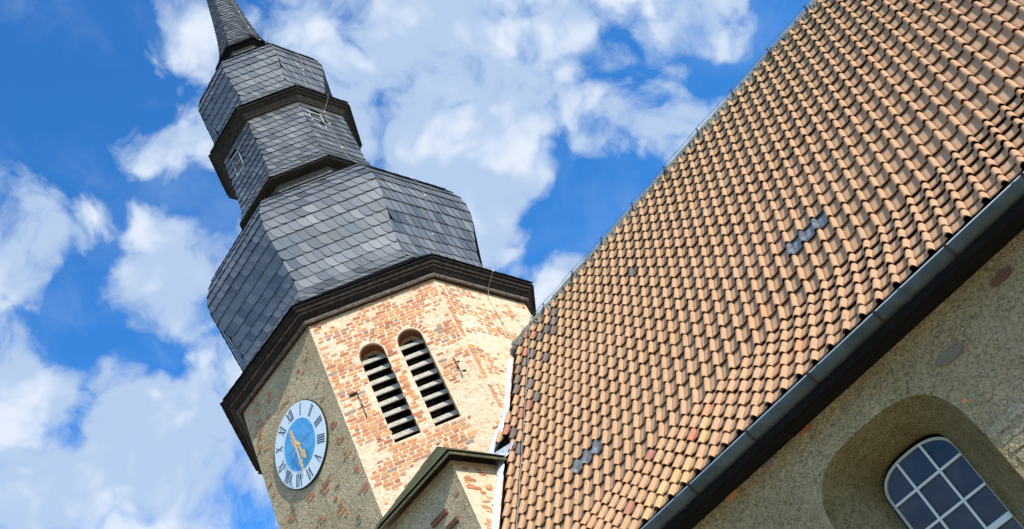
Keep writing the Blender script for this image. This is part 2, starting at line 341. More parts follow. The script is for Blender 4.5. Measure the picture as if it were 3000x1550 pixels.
# belfry windows on the diagonal face
def arch_win(cu, hw, zb, zs, n=12):
    pts = [(cu - hw, zb), (cu + hw, zb)]
    for i in range(n + 1):
        a_ = math.pi * i / n; pts.append((cu + hw * math.cos(a_), zs + hw * 1.06 * math.sin(a_)))
    return pts
WINS = [(-.447, .283, 13.20, 15.53), (.437, .283, 13.20, 15.53)]
walls = MB()
half = 1.5
for k in range(8):
    if k == 7:
        hl = [arch_win(*w) for w in WINS]
        vs, tr = holed([(-half, 10.4), (half, 10.4), (half, ZW), (-half, ZW)], hl, lambda u, z: fp(7, u, z))
        walls.add(vs, tr, 0)
    else:
        nz = 8; mi = 1 if k in (6, 5, 4) else 0
        for j in range(nz):
            z0 = 10.4 + (ZW - 10.4) * j / nz; z1 = 10.4 + (ZW - 10.4) * (j + 1) / nz
            walls.add([fp(k, -half, z0), fp(k, half, z0), fp(k, half, z1), fp(k, -half, z1)], [(0, 1, 2, 3)], mi)
# square base
B = AP + .002
walls.add([(B, -B, 0), (B, B, 0), (B, B, 11.45), (B, -B, 11.45)], [(0, 1, 2, 3)], 0)
walls.add([(-B, -B, 0), (B, -B, 0), (B, -B, 11.45), (-B, -B, 11.45)], [(0, 1, 2, 3)], 1)
walls.add([(-B, B, 0), (-B, -B, 0), (-B, -B, 11.45), (-B, B, 11.45)], [(0, 1, 2, 3)], 1)
walls.add([(B, B, 0), (-B, B, 0), (-B, B, 11.45), (B, B, 11.45)], [(0, 1, 2, 3)], 1)
# chamfer ceiling under little roofs stays hidden; belfry chamber behind the louvres
wall_o = walls.build('wall', [M_STUCCO, M_ROUGH], tower)
n3, t3 = fdir(7)
for (cu, hw, zb, zs) in WINS:
    pts = arch_win(cu, hw, zb, zs)
    r = MB(); N = len(pts)
    for i in range(N):
        a_, b_ = pts[i], pts[(i + 1) % N]
        r.add([fp(7, *a_, .002), fp(7, *b_, .002), fp(7, *b_, -.45), fp(7, *a_, -.45)], [(0, 1, 2, 3)], 0)
    opening = MB()
    opening.add([fp(7, u, z, -.45) for u, z in pts], [tuple(range(N))], 0)
    lo = D.objects.new('louvre_window', None); COL.objects.link(lo); lo.parent = tower
    r.build('reveal', M_STUCCO, lo); opening.build('dark_opening', M_DARK, lo)
    fr = MB()
    for sx in (-1, 1): fr.box(fp(7, cu + sx * (hw - .018), (zb + zs) / 2, -.34), .015, .03, (zs - zb) / 2, t3, n3)
    fr.build('side_post', M_TRIM2, lo)
    for i in range(8):
        sm = MB(); zc = 13.41 + .295 * i; tl = math.radians(30 + ru(-3, 3)); hw2 = hw - .005
        if zc > zs: hw2 = math.sqrt(max(.01, hw ** 2 - ((zc + .06 - zs) / 1.06) ** 2))
        ay = (n3 * math.sin(tl) - Vector((0, 0, 1)) * math.cos(tl)); az = (n3 * math.cos(tl) + Vector((0, 0, 1)) * math.sin(tl))
        ax = (t3 + Vector((0, 0, ru(-.012, .012)))).normalized()
        sm.box(fp(7, cu, zc + .07, -.23), hw2, .095, .011, ax, ay, az); sm.build('slat', M_LOUVRE, lo)

# ---- bricks showing through the plaster
bricks = []    # (verts, faces, dark, area rank)
def frac_noise(p): return noise.noise(Vector(p))
def brick_poly(u, z, L, H, jit=.012, ang=0.0):
    pts = []
    for (x, y) in ((-.5, -.5), (-.1, -.52), (.25, -.5), (.5, -.48), (.52, .1), (.5, .5), (.12, .52), (-.28, .5), (-.5, .47), (-.52, -.1)):
        px = x * L + ru(-jit, jit); py = y * H + ru(-jit, jit) * .7
        pts.append((u + px * math.cos(ang) - py * math.sin(ang), z + px * math.sin(ang) + py * math.cos(ang)))
    return pts
def put_brick(to3, nvec, u, z, L, H, jit=.012, ang=0.0):
    P = [to3(a_, b_) for a_, b_ in brick_poly(u, z, L, H, jit, ang)]
    bricks.append((P, nvec, L * H))
def in_win(u, z, m=.03):
    for (cu, hw, zb, zs) in WINS:
        if abs(u - cu) < hw + m and zb - m < z < zs: return True
        if z >= zs and math.hypot(u - cu, (z - zs) / 1.06) < hw + m + .02: return True
    return False
def courses(to3, nvec, u0, u1, z0, z1, dens, seed, keep=lambda u, z: True):
    z = z0; row = 0; pitch = .0925
    while z < z1:
        u = u0 + (row % 2) * .06 + ru(-.03, .03)
        k = row
        while u < u1:
            L = .225 if (k % 2 == 0) else .115
            L *= ru(.85, 1.12)
            if u + L > u1: L = u1 - u
            if L > .06:
                cu, cz = u + L / 2, z + pitch / 2
                d = dens(cu, cz) + .9 * frac_noise((cu * 1.1 + seed, cz * 1.9, seed)) + .5 * frac_noise((cu * 4.1 + seed, cz * 7.5, seed + 3)) + ru(-.18, .18)
                if d > 0 and keep(cu, cz):
                    s_ = min(1.0, .62 + d * .9)
                    put_brick(to3, nvec, cu + ru(-.02, .02) * (1 - s_), cz, L * s_ * ru(.86, 1), .070 * min(1, .72 + d * .6), .009)
            u += L + .018; k += 1
        z += pitch; row += 1
def d3(u, z):
    d = .05
    for (cu, hw, zb, zs) in WINS:
        if zb - .35 < z < zs + .7 and abs(u - cu) < .6: d += .22
    if z > 16.1: d += .12
    if -.16 < u < .15 and 13.2 < z < 15.8: d += .35
    if z < 12.4: d -= .35
    if z > 15.0 and u > .9: d += .2
    if u > .8 and z < 13.9: d -= .3
    if 12.6 < z < 13.3 and abs(u) < .8: d += .25
    return d
nf = {k: fdir(k)[0] for k in range(-4, 5)}
def above_little(u, z): return z > 12.75 - abs(u) * .98 and not in_win(u, z, .075)
courses(lambda u, z: fp(F3, u, z, .001), nf[-1], -1.47, 1.47, 11.3, ZW, d3, 3.3, above_little)
courses(lambda u, z: fp(F4, u, z, .001), nf[0], -1.47, 1.47, 12.2, ZW, lambda u, z: -.06 + (.15 if z < 14.3 else 0) - (.15 if 15.2 < z < 16 else 0), 9.1)
# the corner between the two lit faces shows more brick
for z in np.arange(13.1, 16.5, .0925):
    if frac_noise((z * 1.7, 4, 4)) > -.15:
        put_brick(lambda a_, b_: fp(F4, a_, b_, .001), nf[0], -1.5 + .07, z, .115, .07, .008)
# bricks round the arches and on their soffits
for (cu, hw, zb, zs) in WINS:
    for i in range(13):
        a_ = math.radians(6 + 168 * i / 12)
        if rnd() < .28: continue
        rr = hw + .10
        put_brick(lambda a1, b1: fp(F3, a1, b1, .001), nf[-1], cu + rr * math.cos(a_), zs + rr * 1.06 * math.sin(a_), ru(.11, .15), .055, .006, a_)
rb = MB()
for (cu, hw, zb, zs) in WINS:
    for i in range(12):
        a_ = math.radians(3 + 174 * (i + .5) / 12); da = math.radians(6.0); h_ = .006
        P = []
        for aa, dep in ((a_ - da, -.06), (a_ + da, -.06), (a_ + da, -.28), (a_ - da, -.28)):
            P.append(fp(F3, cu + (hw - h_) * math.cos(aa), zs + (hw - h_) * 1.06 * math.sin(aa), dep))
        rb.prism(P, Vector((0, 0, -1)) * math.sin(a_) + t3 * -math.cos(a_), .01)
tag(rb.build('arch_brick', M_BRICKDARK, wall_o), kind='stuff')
# clock face: a few clusters where the render has fallen
def cluster(to3, nvec, u, z, n, sp, ang=0, hs=1.0, lim=9.0):
    for i in range(n):
        put_brick(to3, nvec, max(-lim, min(lim, u + random.gauss(0, sp))), z + round(random.gauss(0, sp) / .0925) * .0925, ru(.05, .21), ru(.035, .075) * hs, .019, ang + ru(-.25, .25))
f2 = lambda x, z: Vector((x, -AP - .001 - .004, z)); nf2 = Vector((0, -1, 0))
for (x, z, n_, sp) in [(-.39, 16.4, 5, .15), (-1.1, 16.1, 9, .16), (-1.0, 16.5, 7, .14), (-1.2, 15.8, 6, .12), (1.25, 16.55, 1, .03), (1.05, 16.2, 3, .09), (1.13, 15.5, 2, .05), (.7, 16.26, 2, .06), (-.18, 13.5, 3, .1), (.25, 13.5, 6, .12), (1.2, 13.9, 4, .08), (1.2, 13.4, 4, .09), (1.28, 13.0, 2, .06), (.5, 13.25, 3, .07), (1.3, 12.6, 5, .1), (-.95, 13.6, 4, .1), (.5, 12.7, 5, .12), (-.15, 12.85, 5, .1), (.0, 15.95, 3, .08), (1.15, 14.4, 2, .05), (.9, 12.2, 4, .2), (-.6, 12.4, 4, .25), (.2, 11.9, 5, .3), (1.0, 15.0, 2, .2), (-1.2, 14.6, 3, .2), (-1.2, 13.2, 4, .15)]:
    cluster(f2, nf2, x, z, n_, sp, 0, 1.0, 1.36)
# base of the tower, lit side and shaded side
f4b = lambda y, z: Vector((B + .003, y, z))
for (y, z, n_, sp) in [(-3.28, 11.28, 2, .05), (-3.44, 11.05, 3, .06), (-3.42, 10.87, 3, .06), (-3.25, 10.93, 3, .07), (-2.98, 11.2, 2, .05), (-3.06, 10.75, 3, .06), (-3.07, 10.55, 3, .06), (-3.2, 10.33, 2, .06), (-3.34, 10.12, 3, .06), (-3.4, 9.95, 4, .08), (-2.9, 10.9, 2, .05), (-3.1, 9.8, 6, .12)]:
    cluster(f4b, Vector((1, 0, 0)), y, z, n_, sp, 0, 1.15, 3.48)
f2b = lambda x, z: Vector((x, -B - .003, z))
cluster(f2b, nf2, 3.45, 10.82, 2, .02); cluster(f2b, nf2, 1.5, 10.6, 4, .4)
def make_bricks():
    vis = []
    for i, (P, nv, ar) in enumerate(bricks):
        c = sum(P, Vector()) / len(P)
        vis.append((not in_frame(c, 20), -ar * abs(nv.dot((CAM_POS - c).normalized())) / (CAM_POS - c).length_squared, i))
    vis.sort(); rest = MB()
    for rank, (_, _, i) in enumerate(vis):
        P, nv, _a = bricks[i]; th = ru(.003, .009); c = sum(P, Vector()) / len(P)
        if rank < 295:
            m_ = MB(); m_.prism(P, nv, th); m_.build('brick', M_BRICK, wall_o, origin=c)
        else: rest.prism(P, nv, th)
    tag(rest.build('small_bricks', M_BRICK, wall_o), kind='stuff')
make_bricks()

# iron wall anchors, a hole or two, beam ends
for (u, z0, z1) in ((-1.06, 14.02, 14.68), (1.11, 14.07, 14.64)):
    a_ = MB(); a_.tube([fp(F3, u, z0, .03), fp(F3, u + .01, (z0 + z1) / 2, .035), fp(F3, u, z1, .03)], .009, 5)
    a_.box(fp(F3, u, (z0 + z1) / 2, .025), .018, .02, .025, t3, n3)
    if u < 0: a_.box(fp(F3, u - .08, z1 + .02, .02), .09, .03, .018, t3, n3)
    a_.build('wall_anchor', M_IRON, tower)
for (u, z) in ((1.16, 14.5), (1.2, 14.22), (-1.0, 13.4), (-1.28, 16.75), (.05, 12.8)):
    h_ = MB(); P = [fp(F3, a_, b_, .0012) for a_, b_ in brick_poly(u, z, .07, .05, .015)]; h_.prism(P, n3, .002); h_.build('putlog_hole', M_DARK, tower)
for (x, z, L, an) in ((2.84, 10.73, .46, 0.0), (3.07, 10.44, .34, .0)):
    m_ = MB(); m_.box((x, -B - .02, z), L / 2, .035, .045, Vector((math.cos(an), 0, math.sin(an))), Vector((0, 1, 0)), Vector((-math.sin(an), 0, math.cos(an)))); m_.build('beam', M_STONEBROWN, tower)

# ---- little lean-to roofs on the base corners
def little_roof(sx, sy):
    lr = MB(); e = 3.87; ze = 11.44; t44 = math.tan(math.radians(44.0))
    X = lambda a_, b_, z: Vector((sx * a_, sy * b_, z))
    zr_ = lambda d: ze + (e - d) * t44
    q = 2.561; q2 = 1.2
    # plane A faces y, plane B faces x; they meet over the corner and run up to the diagonal wall
    A_ = [X(e, e, ze), X(q, q, zr_(q)), X(1.45, AP + .01, zr_(AP + .01) + .0), X(1.30, e, ze)]
    B_ = [X(e, e, ze), X(e, 1.30, ze), X(AP + .01, 1.45, zr_(AP + .01)), X(q, q, zr_(q))]
    for P in (A_, B_): lr.prism(P, (0, 0, -1), .05)
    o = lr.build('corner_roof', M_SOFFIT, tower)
    nc = 5
    for which in (0, 1):
        for c in range(nc):
            f0, f1 = c / nc, (c + 1.25) / nc
            d0 = e + .03 - (e - AP * .72) * f0; d1 = max(q, e - (e - AP * .72) * f1)
            L0, L1 = 1.30 - .03, d0
            npc = 10
            for i in range(npc):
                a0 = L0 + (L1 - L0) * i / npc + .004; a1 = L0 + (L1 - L0) * (i + 1) / npc - .004
                a1b = min(a1, d1 + (a1 - a0)) if i == npc - 1 else a1
                lift = .045 - 0.0 * c
                if which == 0: P = [X(a0, d0, zr_(d0) + lift), X(a1, d0, zr_(d0) + lift), X(min(a1, d1), d1, zr_(d1) + .02), X(min(a0, d1), d1, zr_(d1) + .02)]
                else: P = [X(d0, a0, zr_(d0) + lift), X(d0, a1, zr_(d0) + lift), X(d1, min(a1, d1), zr_(d1) + .02), X(d1, min(a0, d1), zr_(d1) + .02)]
                if which == 0 and a1 > 2.55 - (e - d0) * 0 + 0 and c >= 3 and a0 < 1.2: continue
                s_ = MB(); s_.prism(P, (0, 0, 1), .018); so = s_.build('shingle', M_MOSS, o)
    fb = MB()
    for (a1, b1, a2, b2) in ((e + .012, e + .012, 1.35, e + .012), (e + .012, e + .012, e + .012, 1.35)):
        p, q_ = X(a1, b1, ze - .05), X(a2, b2, ze - .05); c = (p + q_) / 2; d = (q_ - p)
        fb.box(c, d.length / 2, .010, .026, d.normalized(), Vector((0, 0, 1)).cross(d.normalized()))
    fb.build('eaves_board', M_MOSS, o)
little_roof(1, -1); little_roof(-1, -1)

# ---- spire frame: the roof stack leans a little and turns a little
def lerp_tab(tab, x):
    if x <= tab[0][0]: return tab[0][1]
    for (x0, y0), (x1, y1) in zip(tab, tab[1:]):
        if x <= x1: return y0 + (y1 - y0) * (x - x0) / (x1 - x0)
    return tab[-1][1]
LEAN = [(17.0, 0), (21.5, 0), (23.6, -.08), (27, -.11), (30, -.125), (32, -.165), (40, -.2)]
TWIST = [(17, 0), (17.4, 0), (18, -2.0), (22, -2.1), (27, -2.4), (32, -3.0), (40, -3.0)]
def sp(ang_deg, r, z):
    a_ = math.radians(ang_deg + lerp_tab(TWIST, z)); e = lerp_tab(LEAN, z)
    return Vector((.757 * e + r * math.cos(a_), .653 * e + r * math.sin(a_), z))
def smooth_prof(ring, step=.12):
    """Catmull-Rom through (r, z)"""
    out_ = []
    n = len(ring)
    for i in range(n - 1):
        p0 = ring[max(i - 1, 0)]; p1 = ring[i]; p2 = ring[i + 1]; p3 = ring[min(i + 2, n - 1)]
        L = math.hypot(p2[0] - p1[0], p2[1] - p1[1]); m = max(1, int(L / step))
        for j in range(m):
            t_ = j / m
            out_.append(tuple(.5 * ((2 * p1[k]) + (-p0[k] + p2[k]) * t_ + (2 * p0[k] - 5 * p1[k] + 4 * p2[k] - p3[k]) * t_ ** 2 + (-p0[k] + 3 * p1[k] - 3 * p2[k] + p3[k]) * t_ ** 3) for k in (0, 1)))
    out_.append(ring[-1]); return out_
C8, S8 = math.cos(math.pi / 8), math.sin(math.pi / 8)
def shell(name, prof, m_, parent, off=-.02, cap=False, smooth=False):
    b_ = MB(); n = len(prof)
    vs = [sp(22.5 + 45 * k, max(.01, r + off), z) for (r, z) in prof for k in range(8)]
    fs = [(i * 8 + k, i * 8 + (k + 1) % 8, (i + 1) * 8 + (k + 1) % 8, (i + 1) * 8 + k) for i in range(n - 1) for k in range(8)]
    if cap: fs += [tuple(range((n - 1) * 8, n * 8)), tuple(range(7, -1, -1))]
    b_.add(vs, fs); return b_.build(name, m_, parent, smooth)
slate_store = []
def slates(prof, parent, gauge, width, seed, start=0.0, skip=None, faces=range(8)):
    random.seed(seed)
    S = [0]
    for (r0, z0), (r1, z1) in zip(prof, prof[1:]): S.append(S[-1] + math.hypot((r1 - r0) * C8, z1 - z0))
    tot = S[-1]
    def at(s):
        s = min(max(s, 0), tot)
        for i in range(len(S) - 1):
            if s <= S[i + 1] + 1e-9:
                f_ = (s - S[i]) / max(1e-9, S[i + 1] - S[i]); r0, z0 = prof[i]; r1, z1 = prof[i + 1]
                dr, dz = (r1 - r0) * C8, z1 - z0; L = math.hypot(dr, dz)
                return r0 + (r1 - r0) * f_, z0 + (z1 - z0) * f_, dz / L, -dr / L
        return (*prof[-1], 1, 0)
    def pt(k, y, s, h):
        r, z, nr, nz = at(s); ap = r * C8 + h * nr; hw = r * S8 + .012
        y = max(-hw, min(hw, y)); zz = z + h * nz
        a_ = math.radians(45 * k + lerp_tab(TWIST, zz)); e = lerp_tab(LEAN, zz)
        return Vector((.757 * e + ap * math.cos(a_) - y * math.sin(a_), .653 * e + ap * math.sin(a_) + y * math.cos(a_), zz))
    nrow = int((tot - start) / gauge) + 1
    for k in faces:
        for j in range(nrow):
            s0 = start + j * gauge
            if s0 > tot - .03: continue
            g_ = gauge * 1.12
            hwm = at(s0)[0] * S8; hwt = at(s0 + g_)[0] * S8
            W = max(hwm, hwt); wv_ = min(width * ru(.92, 1.08), max(.1, W * 1.2)); y = -W + (j * .37 % 1) * -wv_ + ru(-.02, .02)
            while y < W:
                w_ = wv_ * ru(.86, 1.14)
                if y + w_ > -hwm + .015 and y < hwm - .015:
                    ov = .03; rx, rz_ = w_ * .66, g_ * .95
                    # outline: rounded lower corner on the side towards the foot of the slate
                    loc = [(y + w_ + rx, 0), (y + w_ + rx * .4, g_), (y - .22 * w_, g_)]
                    for q in range(5):
                        t_ = math.pi / 2 * q / 4
                        loc.append((y + rx * (1 - math.cos(t_)) - .16 * w_ * (1 - q / 4) ** 1.5, rz_ * (1 - math.sin(t_))))
                    if skip is None or not skip(k, y + w_ / 2, s0 + gauge / 2, at):
                        # each slate is one flat plate resting on the curve at its foot and its head
                        lift = .026 + ru(0, .008); c0 = pt(k, 0, s0, 0); c1 = pt(k, 0, s0 + g_, 0)
                        aa = math.radians(45 * k + lerp_tab(TWIST, c0.z)); tv = Vector((-math.sin(aa), math.cos(aa), 0))
                        dv = c1 - c0; nv = tv.cross(dv).normalized(); base = .004 if y > -hwm else 0.0
                        top = []; bot = []
                        for (yy, ss) in loc:
                            f_ = ss / g_; lim = hwm + (hwt - hwm) * f_ + .012; yc = max(-lim, min(lim, yy))
                            if s0 + g_ > tot: f_ = min(f_, (tot - s0) / g_ + .15)
                            h = base + .006 + lift * (1 - f_) + (.018 * (1 - (yc - y) / (w_ + rx)) if y > -hwm else .012)
                            q_ = c0 + dv * f_ + tv * yc + nv * h
                            top.append(q_); bot.append(q_ - nv * .018)
                        slate_store.append((top, bot, parent))
                y += w_
        # next face
def flush_slates():
    ranked = []
    for i, (top, bot, par) in enumerate(slate_store):
        c = sum(top, Vector()) / len(top)
        nv = (top[1] - top[0]).cross(top[2] - top[0]); a_ = nv.length
        vd = (CAM_POS - c); cosv = nv.normalized().dot(vd.normalized()) if a_ > 1e-7 else 0
        area = abs(cosv) * (top[0] - top[3]).length * (top[1] - top[0]).length / vd.length_squared
        ok = in_frame(c, 10) and cosv > .05
        ranked.append((0 if ok else 1, -area, i))
    ranked.sort(); rest = {}
    for rank, (_, _, i) in enumerate(ranked):
        top, bot, par = slate_store[i]; n = len(top)
        c = sum(top, Vector()) / n
        fs = [tuple(range(n))] + [(j, n + j, n + (j + 1) % n, (j + 1) % n) for j in range(n)]
        if rank < 290:
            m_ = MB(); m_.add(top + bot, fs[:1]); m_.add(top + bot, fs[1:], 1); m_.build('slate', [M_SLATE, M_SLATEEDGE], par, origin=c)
        else:
            q_ = rest.setdefault(par.name, (par, MB()))[1]; q_.add(top + bot, fs[:1]); o_ = len(q_.v) - 2 * n
            for f__ in fs[1:]: q_.f.append(tuple(o_ + i_ for i_ in f__)); q_.m.append(1)
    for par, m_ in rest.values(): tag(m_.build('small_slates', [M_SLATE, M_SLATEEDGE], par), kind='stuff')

# main cornice
corn = [(3.90, 16.90), (3.99, 16.90), (4.00, 16.955), (4.035, 16.965), (4.04, 16.985), (4.07, 17.0), (4.17, 17.085), (4.18, 17.11), (4.26, 17.125), (4.265, 17.20), (4.285, 17.215), (4.325, 17.222), (4.33, 17.25), (4.26, 17.30)]
cn = shell('cornice', corn, M_CORNICE, tower, 0)
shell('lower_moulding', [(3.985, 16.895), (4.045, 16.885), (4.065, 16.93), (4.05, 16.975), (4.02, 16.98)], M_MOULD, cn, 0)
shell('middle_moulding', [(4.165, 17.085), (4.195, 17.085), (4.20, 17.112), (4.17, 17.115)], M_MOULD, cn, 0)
skirt = [(4.345, 17.243), (4.05, 17.50), (3.70, 17.80)]
DOME = smooth_prof([(3.70, 17.82), (3.55, 18.02), (3.41, 18.42), (3.43, 18.75), (3.50, 19.08), (3.62, 19.48), (3.76, 19.85), (3.86, 20.25), (3.87, 20.7), (3.77, 21.1), (3.56, 21.55), (3.25, 21.95), (2.75, 22.40), (2.28, 22.78), (2.10, 22.95)])
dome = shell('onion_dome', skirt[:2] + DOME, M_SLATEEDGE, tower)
slates(skirt, dome, .26, .28, 21)
slates(DOME, dome, .318, .238, 22, .02)
# neck under the lantern
neck = shell('neck', [(2.10, 22.80), (2.20, 22.98), (2.20, 23.06), (1.96, 23.20), (1.93, 23.70)], M_NECK, tower, 0)
for kf in range(8):
    nb = MB()
    p = [sp(22.5 + 45 * kf, 2.24, 22.86), sp(67.5 + 45 * kf, 2.24, 22.86), sp(67.5 + 45 * kf, 2.02, 23.2), sp(22.5 + 45 * kf, 2.02, 23.2)]
    nb.prism(p, (0, 0, 1), .02); nb.build('flashing_board', M_NECK, neck)
LANT = smooth_prof([(2.25, 23.64), (2.15, 23.86), (2.055, 24.2), (2.03, 24.6), (2.03, 25.2), (2.03, 25.9), (2.03, 26.62)])
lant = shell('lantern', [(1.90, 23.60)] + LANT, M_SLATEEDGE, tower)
def lskip(k, y, s, at):
    r, z, _, _ = at(s)
    if k == 0: return -.58 < y < -.11 and 25.5 < z < 26.2
    if k == 6: return -.47 < y < -.02 and 25.4 < z < 26.2
    return False
slates(LANT, lant, .245, .205, 23, 0, lskip)
shell('lantern_eaves', [(1.90, 23.60), (2.262, 23.585), (2.285, 23.605), (2.27, 23.63)], M_TRIM2, lant, 0)
# small windows of the lantern
for (k, y0, y1, z0, z1) in ((0, -.57, -.12, 25.52, 26.19), (6, -.46, -.03, 25.42, 26.19)):
    def lp(y, z, h):
        a_ = math.radians(45 * k + lerp_tab(TWIST, z)); e = lerp_tab(LEAN, z); ap = 2.02 * C8 + h
        return Vector((.757 * e + ap * math.cos(a_) - y * math.sin(a_), .653 * e + ap * math.sin(a_) + y * math.cos(a_), z))
    a_ = math.radians(45 * k); nn = Vector((math.cos(a_), math.sin(a_), 0)); tt = Vector((-math.sin(a_), math.cos(a_), 0))
    ww = MB(); w_ = .012; zc, yc = (z0 + z1) / 2, (y0 + y1) / 2
    for yy in (y0 + w_, y1 - w_): ww.box(lp(yy, zc, .01), w_, .03, (z1 - z0) / 2, tt, nn)
    for zz in (z0 + w_, z1 - w_): ww.box(lp(yc, zz, .012), (y1 - y0) / 2, .03, w_, tt, nn)
    ww.box(lp(yc, zc, .008), (y1 - y0) / 2, .02, .009, tt, nn)
    wo = ww.build('lantern_window', M_FRAME, tower)
    gg = MB(); gg.box(lp(yc, zc, -.005), (y1 - y0) / 2 - .02, .008, (z1 - z0) / 2 - .02, tt, nn); gg.build('pane', M_GLASS, wo)
# upper cornice
corn2 = [(1.99, 26.50), (2.07, 26.50), (2.08, 26.54), (2.12, 26.55), (2.125, 26.58), (2.20, 26.66), (2.205, 26.69), (2.30, 26.74), (2.31, 26.79), (2.385, 26.80), (2.39, 26.83), (2.3, 26.87)]
shell('upper_cornice', corn2, M_TRIM2, tower, 0)
UD = smooth_prof([(2.41, 26.825), (2.15, 27.05), (1.93, 27.32), (1.85, 27.65), (1.90, 28.1), (2.05, 28.55), (2.17, 28.95), (2.15, 29.35), (1.97, 29.75), (1.62, 30.15), (1.2, 30.55), (1.0, 30.8)])
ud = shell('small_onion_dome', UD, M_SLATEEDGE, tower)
slates(UD, ud, .25, .215, 24, 0)
nk2 = shell('upper_neck', [(1.05, 30.60), (1.02, 30.85), (.93, 30.9), (.92, 31.45)], M_NECK, tower, 0)
SPI = smooth_prof([(1.13, 31.40), (.98, 31.68), (.83, 32.1), (.73, 32.6), (.62, 33.5), (.50, 34.9), (.36, 36.6), (.2, 38.6), (.06, 40.3)])
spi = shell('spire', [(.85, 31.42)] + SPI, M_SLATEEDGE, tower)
slates(SPI, spi, .165, .21, 25, 0)
flush_slates()
kn = MB(); kn.tube([sp(0, 0, 40.2), sp(0, 0, 42.2)], .03, 6)
kn.build('finial', M_GOLD, tower)
# the weathered patch of sheet metal at the neck corner of the upper dome
random.seed(11)

# ================================================================= CLOCK
CX, CZ, CR = .038, 14.718, .976
clock = D.objects.new('tower_clock', None); COL.objects.link(clock); clock.location = (CX, -AP, CZ)
tag(clock, label='round blue and white tower clock with Roman numerals and gilt hands on the shaded wall', category='clock')
def cpt(x, z, h): return Vector((x, -h, z))
def disc(name, r, h0, h1, m_, n=64, bevel=0):
    b_ = MB(); vs = []
    for (rr, hh) in ((r, h0), (r, h1 - bevel), (r - bevel, h1)):
        for i in range(n): a_ = 2 * math.pi * i / n; vs.append(cpt(rr * math.cos(a_), rr * math.sin(a_), hh))
    fs = [(j * n + i, j * n + (i + 1) % n, (j + 1) * n + (i + 1) % n, (j + 1) * n + i) for j in range(2) for i in range(n)] + [tuple(2 * n + i for i in range(n))]
    b_.add(vs, fs); return b_.build(name, m_, clock)
disc('rim', CR, 0, .048, M_BLACKIRON, bevel=.012)
face = disc('dial', CR - .022, .048, .057, M_CLOCKWHITE)
disc('blue_centre', .575, .057, .062, M_BLUE)
def ring_line(r0, r1, h, m_, name):
    b_ = MB(); n = 64; vs = []
    for i in range(n):
        a_ = 2 * math.pi * i / n
        vs += [cpt(r0 * math.cos(a_), r0 * math.sin(a_), h), cpt(r1 * math.cos(a_), r1 * math.sin(a_), h)]
    b_.add(vs, [(2 * i, 2 * i + 1, (2 * i + 3) % (2 * n), (2 * i + 2) % (2 * n)) for i in range(n)]); return b_.build(name, m_, clock)
NUMS = ['XII', 'I', 'II', 'III', 'IIII', 'V', 'VI', 'VII', 'VIII', 'IX', 'X', 'XI']
def strokes(s):
    out_ = []; x = 0; H = .13
    for ch in s:
        if ch == 'I': out_.append(((x + .018, -H), (x + .018, H), .012)); out_ += [((x, H - .004), (x + .036, H - .004), .005), ((x, -H + .004), (x + .036, -H + .004), .005)]; x += .052
        if ch == 'V': out_ += [((x + .005, H), (x + .05, -H), .012), ((x + .05, -H), (x + .095, H), .005)]; out_ += [((x - .008, H - .004), (x + .022, H - .004), .005), ((x + .08, H - .004), (x + .11, H - .004), .005)]; x += .118
        if ch == 'X': out_ += [((x + .005, H), (x + .1, -H), .012), ((x + .005, -H), (x + .1, H), .005)]; out_ += [((x - .008, H - .004), (x + .024, H - .004), .005), ((x + .086, -H + .004), (x + .116, -H + .004), .005)]; x += .122
    return out_, x - .014
for i, s in enumerate(NUMS):
    st, wd = strokes(s); th = math.radians(30 * i); b_ = MB()
    for (p, q, w_) in st:
        def tr(a_):
            x, y = a_[0] - wd / 2, a_[1] + .775
            return x * math.cos(th) + y * math.sin(th), -x * math.sin(th) + y * math.cos(th)
        x0, z0 = tr(p); x1, z1 = tr(q); L = math.hypot(x1 - x0, z1 - z0); dx, dz = (x1 - x0) / L, (z1 - z0) / L
        P = [cpt(x0 - dz * w_, z0 + dx * w_, .0585), cpt(x1 - dz * w_, z1 + dx * w_, .0585), cpt(x1 + dz * w_, z1 - dx * w_, .0585), cpt(x0 + dz * w_, z0 - dx * w_, .0585)]
        b_.prism(P, (0, -1, 0), .004)
    b_.build('numeral', M_NUM, clock)
def hand(name, outline, ang, h):
    b_ = MB(); P = []
    for (x, y) in outline:
        P.append(cpt(x * math.cos(ang) + y * math.sin(ang), -x * math.sin(ang) + y * math.cos(ang), h))
    loops = [[Vector((p.x, p.z, 0)) for p in P]]; tr = tessellate_polygon(loops); n = len(P)
    back = [p + Vector((0, -.012, 0)) for p in P]
    b_.add(P + back, [tuple(n + i for i in t_) for t_ in tr] + [t_ for t_ in tr] + [(i, (i + 1) % n, n + (i + 1) % n, n + i) for i in range(n)])
    return b_.build(name, M_GOLD, clock)
def sym(half_): return half_ + [(-x, y) for x, y in reversed(half_) if abs(x) > 1e-6]
minute = [(.0, .84), (.009, .66), (.03, .62), (.022, .57), (.055, .53), (.048, .46), (.02, .43), (.02, .30), (.026, .05), (.06, .0), (.05, -.06), (.065, -.13), (.035, -.18), (.06, -.24), (.02, -.26), (.05, -.33), (.0, -.38)]
hour = [(.0, .50), (.035, .46), (.04, .42), (.085, .40), (.06, .36), (.08, .31), (.04, .27), (.025, .2), (.03, .08), (.06, .03), (.05, -.05), (.0, -.09)]
hand('hour_hand', sym(hour), math.radians(164.5), .13)
hand('minute_hand', sym(minute), math.radians(180.5), .19)
b_ = MB(); b_.tube([cpt(0, 0, .05), cpt(0, 0, .2)], .03, 10); b_.build('hand_boss', M_GOLD, clock)
# the thin crack line across the blue field
b_ = MB(); b_.box(cpt(.04, -.005, .0622), .52, .002, .003, Vector((math.cos(-.12), 0, math.sin(-.12))), Vector((0, 1, 0)), Vector((-math.sin(-.12), 0, math.cos(-.12)))); b_.build('seam', M_NUM, clock)

